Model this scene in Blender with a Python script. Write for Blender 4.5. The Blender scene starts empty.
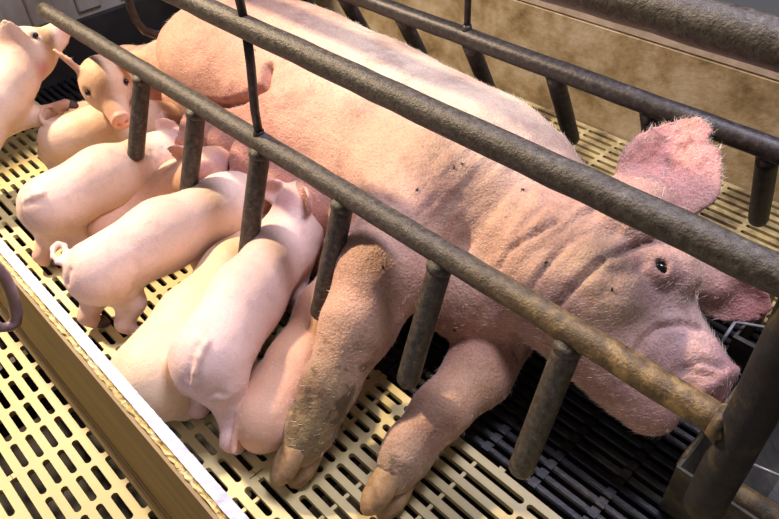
import bpy, bmesh, math, random
import numpy as np
from mathutils import Vector, Matrix
from mathutils.bvhtree import BVHTree
random.seed(7)
SC = bpy.context.scene
COL = SC.collection

# ------------------------------------------------------------------ camera
FPX = 688.0; CX, CY = 389.5, 259.5; CAMZ = 1.1
def _n(v): v = np.asarray(v, float); return v/np.linalg.norm(v)
_vx = np.array([-487-CX, -313-CY, FPX]); _vy = np.array([1375-CX, -421-CY, FPX])
_X = -_n(_vx); _Y = _n(_vy); _Y = _n(_Y-_X*(_X@_Y)); _Z = np.cross(_X, _Y)
RW = np.stack([_X, _Y, _Z])                    # camera (right, down, forward) -> world
CAM = np.array([0, 0, CAMZ])
cam = bpy.data.cameras.new('camera'); cam.sensor_width = 36; cam.lens = 36*FPX/779; cam.clip_start = .02
camo = bpy.data.objects.new('camera', cam); COL.objects.link(camo)
_r = RW@[1, 0, 0]; _u = RW@[0, -1, 0]; _b = RW@[0, 0, -1]
camo.matrix_world = Matrix(((_r[0], _u[0], _b[0], 0), (_r[1], _u[1], _b[1], 0), (_r[2], _u[2], _b[2], CAMZ), (0, 0, 0, 1)))
SC.camera = camo
def ray(px, py): return RW@np.array([(px-CX)/FPX, (py-CY)/FPX, 1.0])
def W(px, py, z): d = ray(px, py); return CAM+d*((z-CAM[2])/d[2])
def Wy(px, py, y): d = ray(px, py); return CAM+d*((y-CAM[1])/d[1])
def view(px, py):
    v = _n(ray(px, py)); r = _n(_r-v*(_r@v)); return r, np.cross(r, v), -v      # right, up and towards the viewer at one pixel
def Wx(px, py, x): d = ray(px, py); return CAM+d*((x-CAM[0])/d[0])

# ------------------------------------------------------------------ world, lights, exposure
w = bpy.data.worlds.new('barn_light'); SC.world = w; w.use_nodes = True
bg = w.node_tree.nodes['Background']; bg.inputs[0].default_value = (.80, .78, .86, 1); bg.inputs[1].default_value = .11
def area(name, loc, target, size, energy, color):
    l = bpy.data.lights.new(name, 'AREA'); l.shape = 'DISK'; l.size = size; l.energy = energy; l.color = color
    o = bpy.data.objects.new(name, l); COL.objects.link(o); o.location = loc
    o.rotation_euler = (Vector(target)-Vector(loc)).to_track_quat('-Z', 'Y').to_euler(); return o
area('heat_lamp_light', (-3.0, .16, 2.35), (-1.0, .6, .1), .16, 135, (1.0, .77, .52))
area('skylight', (-.45, 1.35, 2.9), (-.8, .7, 0), .9, 80, (.82, .79, 1.0))
SC.view_settings.view_transform = 'Standard'; SC.view_settings.look = 'None'
SC.view_settings.exposure = 0.33; SC.view_settings.gamma = 1; SC.view_settings.use_curve_mapping = False

# ------------------------------------------------------------------ helpers
def tag(o, label=None, cat=None, group=None, kind=None):
    if label: o['label'] = label
    if cat: o['category'] = cat
    if group: o['group'] = group
    if kind: o['kind'] = kind
    return o
def empty(name, loc=(0, 0, 0)):
    o = bpy.data.objects.new(name, None); COL.objects.link(o); o.location = [float(v) for v in loc]; o.empty_display_size = .05
    return o
def link(name, me, mat=None, parent=None, smooth=False):
    o = bpy.data.objects.new(name, me); COL.objects.link(o)
    if mat and not me.materials: me.materials.append(mat)
    if smooth: me.polygons.foreach_set('use_smooth', [True]*len(me.polygons))
    if parent:
        o.parent = parent; o.location = (0, 0, 0) if parent.parent else -parent.location      # parts are modelled in world coordinates
    return o
def mesh(name, v, f):
    me = bpy.data.meshes.new(name); me.from_pydata([tuple(map(float, p)) for p in v], [], [tuple(map(int, q)) for q in f]); me.update(); return me
def bm_mesh(name, bm):
    bmesh.ops.recalc_face_normals(bm, faces=bm.faces[:]); me = bpy.data.meshes.new(name); bm.to_mesh(me); bm.free(); return me
def box(bm, x0, x1, y0, y1, z0, z1):
    vs = [bm.verts.new((x, y, z)) for x in (x0, x1) for y in (y0, y1) for z in (z0, z1)]
    for q in ((0, 1, 3, 2), (4, 6, 7, 5), (0, 4, 5, 1), (2, 3, 7, 6), (0, 2, 6, 4), (1, 5, 7, 3)):
        bm.faces.new([vs[i] for i in q])
def tube(bm, pts, rad, seg=16, cap=True, dome=False, wob=0):
    """round tube along pts (list of xyz); rad is a number or a list; dome rounds the last end"""
    P = [Vector([float(c) for c in p]) for p in pts]
    R = list(rad) if hasattr(rad, '__len__') else [rad]*len(P)
    if dome:
        d = (P[-1]-P[-2]).normalized(); r = R[-1]; e = P[-1]
        P[-1] = e-d*r*.9; 
        for a in (25, 50, 72, 86): P.append(e-d*r*.9+d*r*.9*math.sin(math.radians(a))); R.append(r*math.cos(math.radians(a)))
    rings = []; up = Vector((.31, .2, .93))
    for i, p in enumerate(P):
        d = (P[min(i+1, len(P)-1)]-P[max(i-1, 0)]).normalized()
        if abs(d.dot(up)) > .97: up = Vector((1, .1, 0))
        a = d.cross(up).normalized(); b = d.cross(a).normalized(); up = -b if False else up
        rings.append([bm.verts.new(p+(a*math.cos(2*math.pi*k/seg)+b*math.sin(2*math.pi*k/seg))*(R[i]+random.uniform(-wob, wob))) for k in range(seg)])
    for i in range(len(rings)-1):
        for k in range(seg):
            bm.faces.new((rings[i][k], rings[i][(k+1) % seg], rings[i+1][(k+1) % seg], rings[i+1][k]))
    if cap: bm.faces.new(rings[0][::-1]); bm.faces.new(rings[-1])
def tube_obj(name, pts, rad, mat, parent, **k):
    bm = bmesh.new(); tube(bm, pts, rad, **k); return link(name, bm_mesh(name, bm), mat, parent, True)
def sub(a, b, n): return [tuple(np.asarray(a)+(np.asarray(b)-np.asarray(a))*i/n) for i in range(n+1)]

# ------------------------------------------------------------------ materials
def new_mat(name):
    m = bpy.data.materials.new(name); m.use_nodes = True; nt = m.node_tree
    return m, nt, nt.nodes['Principled BSDF']
def node(nt, t, **k):
    n = nt.nodes.new(t)
    for a, v in k.items():
        if a in n.inputs: n.inputs[a].default_value = v
        else: setattr(n, a, v)
    return n
def ramp(nt, stops):
    r = nt.nodes.new('ShaderNodeValToRGB'); e = r.color_ramp.elements
    while len(e) < len(stops): e.new(.5)
    for i, (p, c) in enumerate(stops): e[i].position = p; e[i].color = (*c, 1)
    return r
def mottled(name, stops, scale=8, rough=(.4, .8), bump=.2, bscale=60, metal=0, detail=8, spec=.5, stretch=None):
    m, nt, p = new_mat(name); L = nt.links
    tc = node(nt, 'ShaderNodeTexCoord'); src = tc.outputs['Object']
    if stretch:
        mp = node(nt, 'ShaderNodeMapping'); mp.inputs['Scale'].default_value = stretch; L.new(src, mp.inputs[0]); src = mp.outputs[0]
    n1 = node(nt, 'ShaderNodeTexNoise', Scale=scale, Detail=detail, Roughness=.65); L.new(src, n1.inputs['Vector'])
    r = ramp(nt, stops); L.new(n1.outputs['Fac'], r.inputs[0]); L.new(r.outputs[0], p.inputs['Base Color'])
    n2 = node(nt, 'ShaderNodeTexNoise', Scale=bscale, Detail=5, Roughness=.6); L.new(src, n2.inputs['Vector'])
    mr = node(nt, 'ShaderNodeMapRange'); mr.inputs['To Min'].default_value = rough[0]; mr.inputs['To Max'].default_value = rough[1]
    L.new(n1.outputs['Fac'], mr.inputs[0]); L.new(mr.outputs[0], p.inputs['Roughness'])
    b = node(nt, 'ShaderNodeBump', Strength=bump, Distance=.004); L.new(n2.outputs['Fac'], b.inputs['Height']); L.new(b.outputs[0], p.inputs['Normal'])
    p.inputs['Metallic'].default_value = metal; p.inputs['Specular IOR Level'].default_value = spec
    return m
M = {}
M['pipe'] = mottled('worn_pipe_steel', [(.30, (.022, .018, .013)), (.46, (.060, .050, .037)), (.60, (.095, .083, .066)), (.74, (.19, .17, .145))], 95, (.36, .58), .45, 260, .2)
PIPE = [(.30, (.022, .018, .013)), (.46, (.060, .050, .037)), (.60, (.095, .083, .066)), (.74, (.19, .17, .145))]
M['rail_lower'] = mottled('worn_pipe_with_rusty_end', PIPE, 95, (.36, .6), .5, 260, .15)
_nt = M['rail_lower'].node_tree; _p = _nt.nodes['Principled BSDF']; _base = _p.inputs['Base Color'].links[0].from_socket
_tc = node(_nt, 'ShaderNodeTexCoord'); _sx = node(_nt, 'ShaderNodeSeparateXYZ'); _nt.links.new(_tc.outputs['Object'], _sx.inputs[0])
_no = node(_nt, 'ShaderNodeTexNoise', Scale=38.0, Detail=6, Roughness=.7); _nt.links.new(_tc.outputs['Object'], _no.inputs['Vector'])
_ru = ramp(_nt, [(.34, (.05, .032, .015)), (.5, (.17, .105, .035)), (.62, (.33, .22, .08)), (.75, (.16, .12, .09))]); _nt.links.new(_no.outputs['Fac'], _ru.inputs[0])
_mr = node(_nt, 'ShaderNodeMapRange'); _mr.inputs['From Min'].default_value = -.52; _mr.inputs['From Max'].default_value = -.22; _mr.inputs['To Max'].default_value = .85; _nt.links.new(_sx.outputs[0], _mr.inputs[0])
_mx = node(_nt, 'ShaderNodeMix', data_type='RGBA'); _nt.links.new(_mr.outputs[0], _mx.inputs[0]); _nt.links.new(_base, _mx.inputs[6]); _nt.links.new(_ru.outputs[0], _mx.inputs[7]); _nt.links.new(_mx.outputs[2], _p.inputs['Base Color'])
M['pipe_dark'] = mottled('dark_pipe_steel', [(.32, (.016, .013, .013)), (.55, (.036, .031, .032)), (.75, (.09, .08, .08))], 80, (.35, .55), .25, 140, .3)
M['pipe_rust'] = mottled('muddy_rusty_steel', [(.30, (.035, .026, .016)), (.48, (.11, .075, .035)), (.60, (.24, .17, .07)), (.75, (.12, .11, .10))], 30, (.45, .8), .5, 120, .15)
M['post'] = mottled('shaded_post_steel', [(.32, (.008, .008, .010)), (.54, (.022, .021, .026)), (.66, (.07, .058, .03)), (.8, (.2, .15, .06))], 22, (.55, .8), .35, 110, 0, spec=.25)  # near-black base puts the post's shade into the colour; rust flecks are real
M['plate'] = mottled('worn_plate_steel', [(.3, (.02, .018, .016)), (.55, (.07, .055, .035)), (.75, (.28, .21, .11))], 22, (.4, .7), .4, 110, .3)
M['tile'] = mottled('yellow_slat_plastic', [(.25, (.44, .35, .14)), (.5, (.61, .51, .235)), (.75, (.67, .58, .29))], 7, (.38, .55), .06, 90)
M['tile_dirty'] = mottled('soiled_slat_plastic', [(.38, (.09, .065, .03)), (.54, (.30, .24, .11)), (.7, (.50, .43, .22))], 9, (.45, .7), .15, 90)
M['grate'] = mottled('black_cast_iron', [(.3, (.008, .007, .008)), (.55, (.020, .019, .020)), (.78, (.06, .05, .04))], 24, (.3, .55), .3, 120, .3)
M['pit'] = mottled('pit_concrete', [(.3, (.010, .008, .006)), (.7, (.022, .018, .013))], 5)
M['wall'] = mottled('stained_concrete_panel', [(.30, (.12, .08, .035)), (.45, (.27, .20, .11)), (.58, (.38, .31, .21)), (.74, (.47, .42, .34))], 9, (.55, .85), .35, 70)
M['wall_rim'] = mottled('panel_rim_plastic', [(.3, (.28, .22, .16)), (.6, (.45, .38, .33)), (.8, (.55, .5, .48))], 14, (.45, .7), .2, 80)
M['sheet'] = mottled('grey_sheet_panel', [(.3, (.13, .125, .10)), (.5, (.26, .25, .22)), (.7, (.36, .34, .31))], 4, (.4, .65), .15, 50, stretch=(1, 1, .35))
M['rubber'] = mottled('black_sheet', [(.3, (.008, .008, .008)), (.6, (.02, .018, .017)), (.8, (.07, .05, .04))], 6, (.4, .7), .2, 60)
M['ply'] = mottled('brown_board_face', [(.3, (.20, .13, .055)), (.5, (.30, .21, .10)), (.7, (.38, .28, .15))], 10, (.6, .85), .3, 120, stretch=(.35, 1, 3))
M['core'] = mottled('rough_board_core', [(.32, (.40, .26, .07)), (.5, (.72, .56, .24)), (.66, (.80, .70, .45))], 46, (.7, .9), .9, 150)
M['white'] = mottled('white_board_liner', [(.28, (.40, .41, .47)), (.5, (.52, .54, .64)), (.7, (.58, .61, .72))], 30, (.4, .6), .15, 130)
M['trough'] = mottled('dirty_trough_plastic', [(.3, (.012, .011, .009)), (.50, (.030, .026, .020)), (.62, (.085, .075, .05)), (.78, (.16, .13, .08))], 9, (.35, .7), .3, 60)
M['mauve'] = mottled('mauve_coated_steel', [(.3, (.16, .09, .09)), (.6, (.30, .20, .22)), (.8, (.45, .36, .42))], 12, (.35, .55), .1, 60)
M['rod_bright'] = mottled('bright_wire', [(.3, (.35, .34, .34)), (.7, (.6, .6, .62))], 20, (.3, .5), .1, 60, .3)
M['bolt'] = mottled('dull_bolt_steel', [(.3, (.08, .08, .09)), (.7, (.22, .22, .25))], 20, (.3, .5), .2, 80, .3)
def skin(name, sss=.12, bump=.35, grain=90, var=.18):
    m, nt, p = new_mat(name); L = nt.links
    tc = node(nt, 'ShaderNodeTexCoord'); src = tc.outputs['Object']
    at = node(nt, 'ShaderNodeAttribute', attribute_name='hide_colour')
    n1 = node(nt, 'ShaderNodeTexNoise', Scale=7.0, Detail=8, Roughness=.7); L.new(src, n1.inputs['Vector'])
    r = ramp(nt, [(.28, (1-2*var, 1-2.4*var, 1-2.2*var)), (.5, (1, 1, 1)), (.72, (1+.3*var, 1+.25*var, 1+.2*var))]); L.new(n1.outputs['Fac'], r.inputs[0])
    mx = node(nt, 'ShaderNodeMix', data_type='RGBA', blend_type='MULTIPLY'); mx.inputs[0].default_value = 1
    L.new(at.outputs['Color'], mx.inputs[6]); L.new(r.outputs[0], mx.inputs[7])
    n3 = node(nt, 'ShaderNodeTexNoise', Scale=grain*2.6, Detail=3, Roughness=.7); L.new(src, n3.inputs['Vector'])
    r3 = ramp(nt, [(.30, (.70, .64, .62)), (.52, (1, 1, 1)), (.72, (1.08, 1.08, 1.07))]); L.new(n3.outputs['Fac'], r3.inputs[0])
    mx2 = node(nt, 'ShaderNodeMix', data_type='RGBA', blend_type='MULTIPLY'); mx2.inputs[0].default_value = .85 if var > .1 else .3
    L.new(mx.outputs[2], mx2.inputs[6]); L.new(r3.outputs[0], mx2.inputs[7]); L.new(mx2.outputs[2], p.inputs['Base Color'])
    n2 = node(nt, 'ShaderNodeTexNoise', Scale=grain, Detail=6, Roughness=.65); L.new(src, n2.inputs['Vector'])
    vo = node(nt, 'ShaderNodeTexVoronoi', Scale=grain*1.7, feature='DISTANCE_TO_EDGE'); L.new(src, vo.inputs['Vector'])
    ad = node(nt, 'ShaderNodeMath', operation='MULTIPLY_ADD'); L.new(vo.outputs['Distance'], ad.inputs[0]); ad.inputs[1].default_value = .5; L.new(n2.outputs['Fac'], ad.inputs[2])
    b = node(nt, 'ShaderNodeBump', Strength=bump, Distance=.004); L.new(ad.outputs[0], b.inputs['Height']); L.new(b.outputs[0], p.inputs['Normal'])
    p.inputs['Roughness'].default_value = .52; p.inputs['Specular IOR Level'].default_value = .35
    p.inputs['Subsurface Weight'].default_value = sss; p.inputs['Subsurface Radius'].default_value = (.012, .005, .003); p.inputs['Subsurface Scale'].default_value = 1.0
    p.inputs['Sheen Weight'].default_value = .15; p.inputs['Sheen Roughness'].default_value = .4
    return m
M['sow'] = skin('sow_hide', .07, .75, 85, .24)
M['piglet'] = skin('piglet_hide', .12, .30, 110, .09)
M['hoof'] = mottled('horn', [(.3, (.10, .055, .025)), (.5, (.28, .17, .08)), (.7, (.42, .28, .15))], 30, (.4, .65), .3, 120)
M['hoof_dark'] = mottled('soiled_horn', [(.3, (.03, .022, .018)), (.55, (.10, .075, .06)), (.75, (.22, .16, .13))], 40, (.5, .7), .3, 120)
M['eye'], _nt, _p = new_mat('wet_eye'); _p.inputs['Base Color'].default_value = (.006, .005, .006, 1); _p.inputs['Roughness'].default_value = .08
M['bristle'], _nt, _p = new_mat('pale_bristle'); _p.inputs['Base Color'].default_value = (.86, .76, .64, 1); _p.inputs['Roughness'].default_value = .45
M['fly'], _nt, _p = new_mat('fly_black'); _p.inputs['Base Color'].default_value = (.012, .010, .010, 1); _p.inputs['Roughness'].default_value = .4

# ------------------------------------------------------------------ implicit-surface modelling for the animals
class Field:
    def __init__(s, lo, hi, h):
        s.h = h; s.lo = np.asarray(lo, float); n = np.ceil((np.asarray(hi)-s.lo)/h).astype(int)+1
        s.n = n; s.v = np.full(tuple(n), 1.0, np.float32)
        s.ax = [np.float32(s.lo[i])+np.float32(h)*np.arange(n[i], dtype=np.float32) for i in range(3)]
    def op(s, fn, lo, hi, k, mode='u'):
        i0 = np.maximum(np.floor((np.asarray(lo)-2*k-3*s.h-s.lo)/s.h).astype(int), 0)
        i1 = np.minimum(np.ceil((np.asarray(hi)+2*k+3*s.h-s.lo)/s.h).astype(int)+1, s.n)
        if (i1 <= i0).any(): return
        sl = tuple(slice(a, b) for a, b in zip(i0, i1))
        x = s.ax[0][sl[0]][:, None, None]; y = s.ax[1][sl[1]][None, :, None]; z = s.ax[2][sl[2]][None, None, :]
        d = fn(x, y, z); v = s.v[sl]
        if mode == 'u':
            hh = np.maximum(k-np.abs(v-d), 0)/max(k, 1e-6); s.v[sl] = np.minimum(v, d)-hh*hh*k*.25
        else:
            d = -d; hh = np.maximum(k-np.abs(v-d), 0)/max(k, 1e-6); s.v[sl] = np.maximum(v, d)+hh*hh*k*.25
    def cone(s, a, b, ra, rb, k=.03, mode='u'):
        a = np.asarray(a, np.float32); b = np.asarray(b, np.float32); ba = b-a; L2 = float(ba@ba)+1e-9
        def fn(x, y, z):
            t = np.clip(((x-a[0])*ba[0]+(y-a[1])*ba[1]+(z-a[2])*ba[2])/L2, 0, 1)
            return np.sqrt((x-a[0]-t*ba[0])**2+(y-a[1]-t*ba[1])**2+(z-a[2]-t*ba[2])**2)-(ra+(rb-ra)*t)
        m = max(ra, rb); s.op(fn, np.minimum(a, b)-m, np.maximum(a, b)+m, k, mode)
    def chain(s, pr, k=.03):
        for (a, ra), (b, rb) in zip(pr[:-1], pr[1:]): s.cone(a, b, ra, rb, k)
    def ell(s, c, r, k=.03, R=None, mode='u'):
        c = np.asarray(c, np.float32); r = np.asarray(r, np.float32); Rm = np.eye(3, dtype=np.float32) if R is None else np.asarray(R, np.float32)
        def fn(x, y, z):
            q = [(Rm[i, 0]*(x-c[0])+Rm[i, 1]*(y-c[1])+Rm[i, 2]*(z-c[2])) for i in range(3)]
            k0 = np.sqrt(sum((q[i]/r[i])**2 for i in range(3)))+1e-6; k1 = np.sqrt(sum((q[i]/r[i]**2)**2 for i in range(3)))+1e-6
            return k0*(k0-1)/k1
        ext = np.sqrt(((Rm*r[:, None])**2).sum(0)); s.op(fn, c-ext, c+ext, k, mode)
    def ear(s, B, sd, td, L, wd, th, cup=.3, bend=.2, k=.012, notch=0, wave=.035):
        B = np.asarray(B, np.float32); sd = _n(sd).astype(np.float32); td = _n(np.asarray(td)-sd*(np.asarray(td)@sd)).astype(np.float32); nd = np.cross(sd, td)
        def fn(x, y, z):
            q = (x-B[0], y-B[1], z-B[2])
            a = sum(q[i]*sd[i] for i in range(3)); b = sum(q[i]*td[i] for i in range(3)); c = sum(q[i]*nd[i] for i in range(3))
            u = np.clip(a/L, 0, 1); wv = wd*np.power(np.maximum(1-u**2.4, 0), .6)*(.62+.38*np.minimum(u*3, 1))
            cc = c-cup*b*b/wd-bend*u*u*L-wave*wd*np.sin(5.5*b/wd+3*u+1)
            d = np.maximum(np.maximum(np.abs(cc)-th*(1.6-.9*u), (np.abs(b)-wv)*.75), np.maximum(-a, a-L))
            if notch:
                nq = np.sqrt((a-L*.86)**2+(b-wd*.50)**2)-notch; d = np.maximum(d, -nq)
            return d
        ext = abs(sd)*L+abs(td)*wd+abs(nd)*(wd*.6+L*.3); s.op(fn, B-ext, B+ext, k)
    def floor(s, z0, k=.02):
        d = (z0-s.ax[2])[None, None, :]; v = s.v; hh = np.maximum(k-np.abs(v-d), 0)/k; s.v = np.maximum(v, d)+hh*hh*k*.25
    def nets(s, smooth=2):
        v = s.v; n = np.array(v.shape); neg = v < 0
        c = np.zeros(tuple(n-1), np.int8)
        for i in (0, 1):
            for j in (0, 1):
                for k in (0, 1): c += neg[i:n[0]-1+i, j:n[1]-1+j, k:n[2]-1+k]
        act = (c > 0) & (c < 8); idx = np.argwhere(act); N = len(idx)
        vid = np.full(act.shape, -1, np.int32); vid[act] = np.arange(N)
        cor = np.array([(i, j, k) for i in (0, 1) for j in (0, 1) for k in (0, 1)])
        val = np.stack([v[idx[:, 0]+o[0], idx[:, 1]+o[1], idx[:, 2]+o[2]] for o in cor], 1)
        acc = np.zeros((N, 3)); cnt = np.zeros(N)
        for e in range(8):
            for f in range(e+1, 8):
                if np.abs(cor[e]-cor[f]).sum() != 1: continue
                A, B = val[:, e], val[:, f]; mk = (A < 0) != (B < 0)
                t = np.where(mk, A/np.where(mk, A-B, 1), 0)
                acc += np.where(mk[:, None], cor[e]+t[:, None]*(cor[f]-cor[e]), 0); cnt += mk
        P = s.lo+(idx+acc/cnt[:, None])*s.h
        F = []
        for ax in range(3):
            o = [a for a in range(3) if a != ax]
            sl0 = [slice(None)]*3; sl1 = [slice(None)]*3; sl0[ax] = slice(0, -1); sl1[ax] = slice(1, None)
            a0 = neg[tuple(sl0)]; a1 = neg[tuple(sl1)]; ch = np.argwhere(a0 != a1)
            ch = ch[(ch[:, o[0]] > 0) & (ch[:, o[1]] > 0) & (ch[:, o[0]] < n[o[0]]-1) & (ch[:, o[1]] < n[o[1]]-1)]
            flip = a0[tuple(ch.T)]
            q = []
            for da, db in ((-1, -1), (0, -1), (0, 0), (-1, 0)):
                k = ch.copy(); k[:, o[0]] += da; k[:, o[1]] += db; q.append(vid[tuple(k.T)])
            q = np.stack(q, 1)
            if ax == 1: flip = ~flip
            q[~flip] = q[~flip][:, ::-1]; F.append(q)
        F = np.concatenate(F); F = F[(F >= 0).all(1)]
        for it in range(smooth):
            S = np.zeros_like(P); C = np.zeros(N)
            for a, b in ((0, 1), (1, 2), (2, 3), (3, 0)):
                for p, q in ((F[:, a], F[:, b]), (F[:, b], F[:, a])):
                    for d in range(3): S[:, d] += np.bincount(p, P[q, d], N)
                    C += np.bincount(p, minlength=N)
            P = P*.5+.5*S/np.maximum(C, 1)[:, None]
        return P, F
def vnormals(P, F):
    nr = np.cross(P[F[:, 2]]-P[F[:, 0]], P[F[:, 3]]-P[F[:, 1]]); out = np.zeros_like(P)
    for a in range(4):
        for d in range(3): out[:, d] += np.bincount(F[:, a], nr[:, d], len(P))
    return out/np.maximum(np.linalg.norm(out, axis=1), 1e-9)[:, None]
_perm = np.random.RandomState(3).rand(64, 64, 64)
def vnoise(P, sc):
    q = P*sc; i = np.floor(q).astype(int); f = q-i; f = f*f*(3-2*f); out = 0
    for a in (0, 1):
        for b in (0, 1):
            for c in (0, 1):
                wt = (f[:, 0] if a else 1-f[:, 0])*(f[:, 1] if b else 1-f[:, 1])*(f[:, 2] if c else 1-f[:, 2])
                out = out+wt*_perm[(i[:, 0]+a) % 64, (i[:, 1]+b) % 64, (i[:, 2]+c) % 64]
    return out
def fbm(P, sc, o=3): return sum(vnoise(P+11.3*k, sc*2**k)*.5**k for k in range(o))/sum(.5**k for k in range(o))
def np_mesh(name, P, F, colour=None):
    me = bpy.data.meshes.new(name); me.vertices.add(len(P)); me.vertices.foreach_set('co', P.astype(np.float32).ravel())
    me.loops.add(F.size); me.loops.foreach_set('vertex_index', F.astype(np.int32).ravel())
    me.polygons.add(len(F)); me.polygons.foreach_set('loop_start', np.arange(0, F.size, 4, dtype=np.int32))
    me.update(calc_edges=True); me.validate()
    if colour is not None:
        at = me.attributes.new('hide_colour', 'FLOAT_COLOR', 'POINT'); at.data.foreach_set('color', np.concatenate([colour, np.ones((len(P), 1))], 1).astype(np.float32).ravel())
    me.polygons.foreach_set('use_smooth', np.ones(len(me.polygons), bool)); return me
def blob(col, P, c, r, rgb, amt=1.0):
    d = np.linalg.norm((P-np.asarray(c)), axis=1)/r; wt = (amt*np.exp(-d**3))[:, None]; return col*(1-wt)+np.asarray(rgb)*wt

# ------------------------------------------------------------------ the setting: slatted floor
PX, PY0, TP = .6256, .57, .3157            # tile length, edge of the black grate, tile width
XS = -.668                                  # a tile joint
def slot_tile(name, rows, bridges, cols=10, wid=.0128, ly=TP, joints=()):
    """plastic floor tile with real slots: rows = list of (x0, x1) slot extents, the joint edges carry half slots"""
    bm = bmesh.new(); p = ly/(cols+1); dp = -.013
    edges = [0]+[(rows[i][1]+rows[i+1][0])/2 for i in range(len(rows)-1)]+[PX]
    def top(v): return bm.verts.new((v[0], v[1], 0))
    for i, (a, b) in enumerate(rows):
        X0, X1 = edges[i], edges[i+1]
        for j in range(cols):
            yc = (j+1)*p; Y0, Y1 = yc-p/2, yc+p/2; h = wid/2
            c = [top(v) for v in ((X0, Y0), (X1, Y0), (X1, Y1), (X0, Y1))]
            e = h*.75
            S = [(a+e, yc-h), (b-e, yc-h), (b-.25*e, yc-h*.6), (b, yc), (b-.25*e, yc+h*.6), (b-e, yc+h), (a+e, yc+h), (a+.25*e, yc+h*.6), (a, yc), (a+.25*e, yc-h*.6)]
            s = [top(v) for v in S]
            bm.faces.new((c[0], c[1], s[1], s[0])); bm.faces.new((c[1], c[2], s[5], s[4], s[3], s[2], s[1]))
            bm.faces.new((c[2], c[3], s[6], s[5])); bm.faces.new((c[3], c[0], s[0], s[9], s[8], s[7], s[6]))
            lo = [bm.verts.new((x, y, dp)) for x, y in S]
            for q in range(10): bm.faces.new((s[q], s[(q+1) % 10], lo[(q+1) % 10], lo[q]))
            for g in bridges:
                if a < g < b: box(bm, g-.0035, g+.0035, yc-h, yc+h, -.011, -.0045)
    e0 = .0062                                                    # land beside the joints, with the ticks that touch the next tile
    for ya, yb in ((p/2, e0), (ly-p/2, ly-e0)):
        v = [top((0.0012, ya)), top((PX-.0012, ya)), top((PX-.0012, yb)), top((0.0012, yb))]; bm.faces.new(v)
        l = [bm.verts.new((x, yb, dp)) for x in (.0012, PX-.0012)]; bm.faces.new((v[3], v[2], l[1], l[0]))
    for xa in joints:
        for ya, yb in ((.0005, e0+.0005), (ly-e0-.0005, ly-.0005)): box(bm, xa-.006, xa+.006, ya, yb, -.012, -.0008)
    for x in (.0006, PX-.0012):
        box(bm, x, x+.0006, e0, ly-e0, dp, -.001)
    return bm_mesh(name, bm)
def rowset(n, m, gap): 
    L = (PX-2*m+gap)/n; return [(m+i*L, m+(i+1)*L-gap) for i in range(n)]
short_rows = rowset(8, .0085, .0115)
long_rows = [(.0085, .082), (.0905, .198), (.2065, .374), (.3815, .49), (.498, .617)]
far_rows = rowset(6, .008, .008)
me_short = slot_tile('slat_tile', short_rows, (), joints=(.007, .156, .308, .46, .618))
me_long = slot_tile('slat_tile', long_rows, (.038, .146, .264, .436, .555), wid=.0135, joints=(.007, .156, .308, .46, .618))
FW = .4305
me_far = slot_tile('slat_tile', far_rows, (), cols=14, ly=FW, wid=.0118, joints=(.007, .156, .308, .46, .618))
bm = bmesh.new(); box(bm, -4.3, 2.2, -1.7, 3.2, -.62, -.55)
floor = tag(link('floor', bm_mesh('floor', bm), M['pit']), 'slatted pen floor over a dark pit', kind='structure')
for k in range(-4, 3):                                           # beams that carry the tiles, at the tile joints
    bm = bmesh.new(); box(bm, XS+k*PX-.02, XS+k*PX+.02, -1.4, 1.64, -.2, -.032); link('support_beam', bm_mesh('support_beam', bm), M['pit'], floor)
for m in (me_short, me_long): m.materials.append(M['tile'])
me_far.materials.append(M['tile_dirty'])
def put_tile(me, x, y):
    o = bpy.data.objects.new('slat_tile', me); COL.objects.link(o); o.parent = floor; o.location = (x, y, 0)
for i in range(-4, 2):
    for j in range(1, 6):
        put_tile(me_long if i in (0, -4) else me_short, XS+i*PX, PY0-j*TP)
for i in range(-4, 2):
    put_tile(me_far, XS+i*PX, 1.64-FW)
# black grate in the sow's lying area
def grate_mesh(ly):
    bm = bmesh.new(); n = 26; p = ly/n
    for k in range(n):
        y = (k+.5)*p; r = p*.30
        for z0, z1, rr in ((-.012, -.003, r), (-.03, -.012, r*.7)):
            box(bm, .003, PX-.003, y-rr, y+rr, z0, z1)
        vs = [bm.verts.new((x, y+s*r*.6, z)) for x in (.003, PX-.003) for s, z in ((-1, 0), (1, 0))]
        vb = [bm.verts.new((x, y+s*r, -.003)) for x in (.003, PX-.003) for s in (-1, 1)]
        bm.faces.new((vs[0], vs[1], vs[3], vs[2])); bm.faces.new((vb[0], vs[0], vs[2], vb[2])); bm.faces.new((vs[1], vb[1], vb[3], vs[3]))
    for x in np.arange(.052, PX, .104):
        box(bm, x-.006, x+.006, .002, ly-.002, -.03, -.006)
        for k in range(n):
            y = (k+.5)*p; box(bm, x-.008, x+.008, y-p*.36, y+p*.36, -.02, .0018)
    box(bm, .0015, .010, .002, ly-.002, -.03, -.001); box(bm, PX-.010, PX-.0015, .002, ly-.002, -.03, -.001)
    return bm_mesh('grate', bm)
YF = 1.64-FW
me_grate = grate_mesh(YF-PY0-.004); me_grate.materials.append(M['grate'])
for i in range(-4, 2):
    o = bpy.data.objects.new('grate_panel', me_grate); COL.objects.link(o); o.parent = floor; o.location = (XS+i*PX, PY0+.002, -.001)

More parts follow.
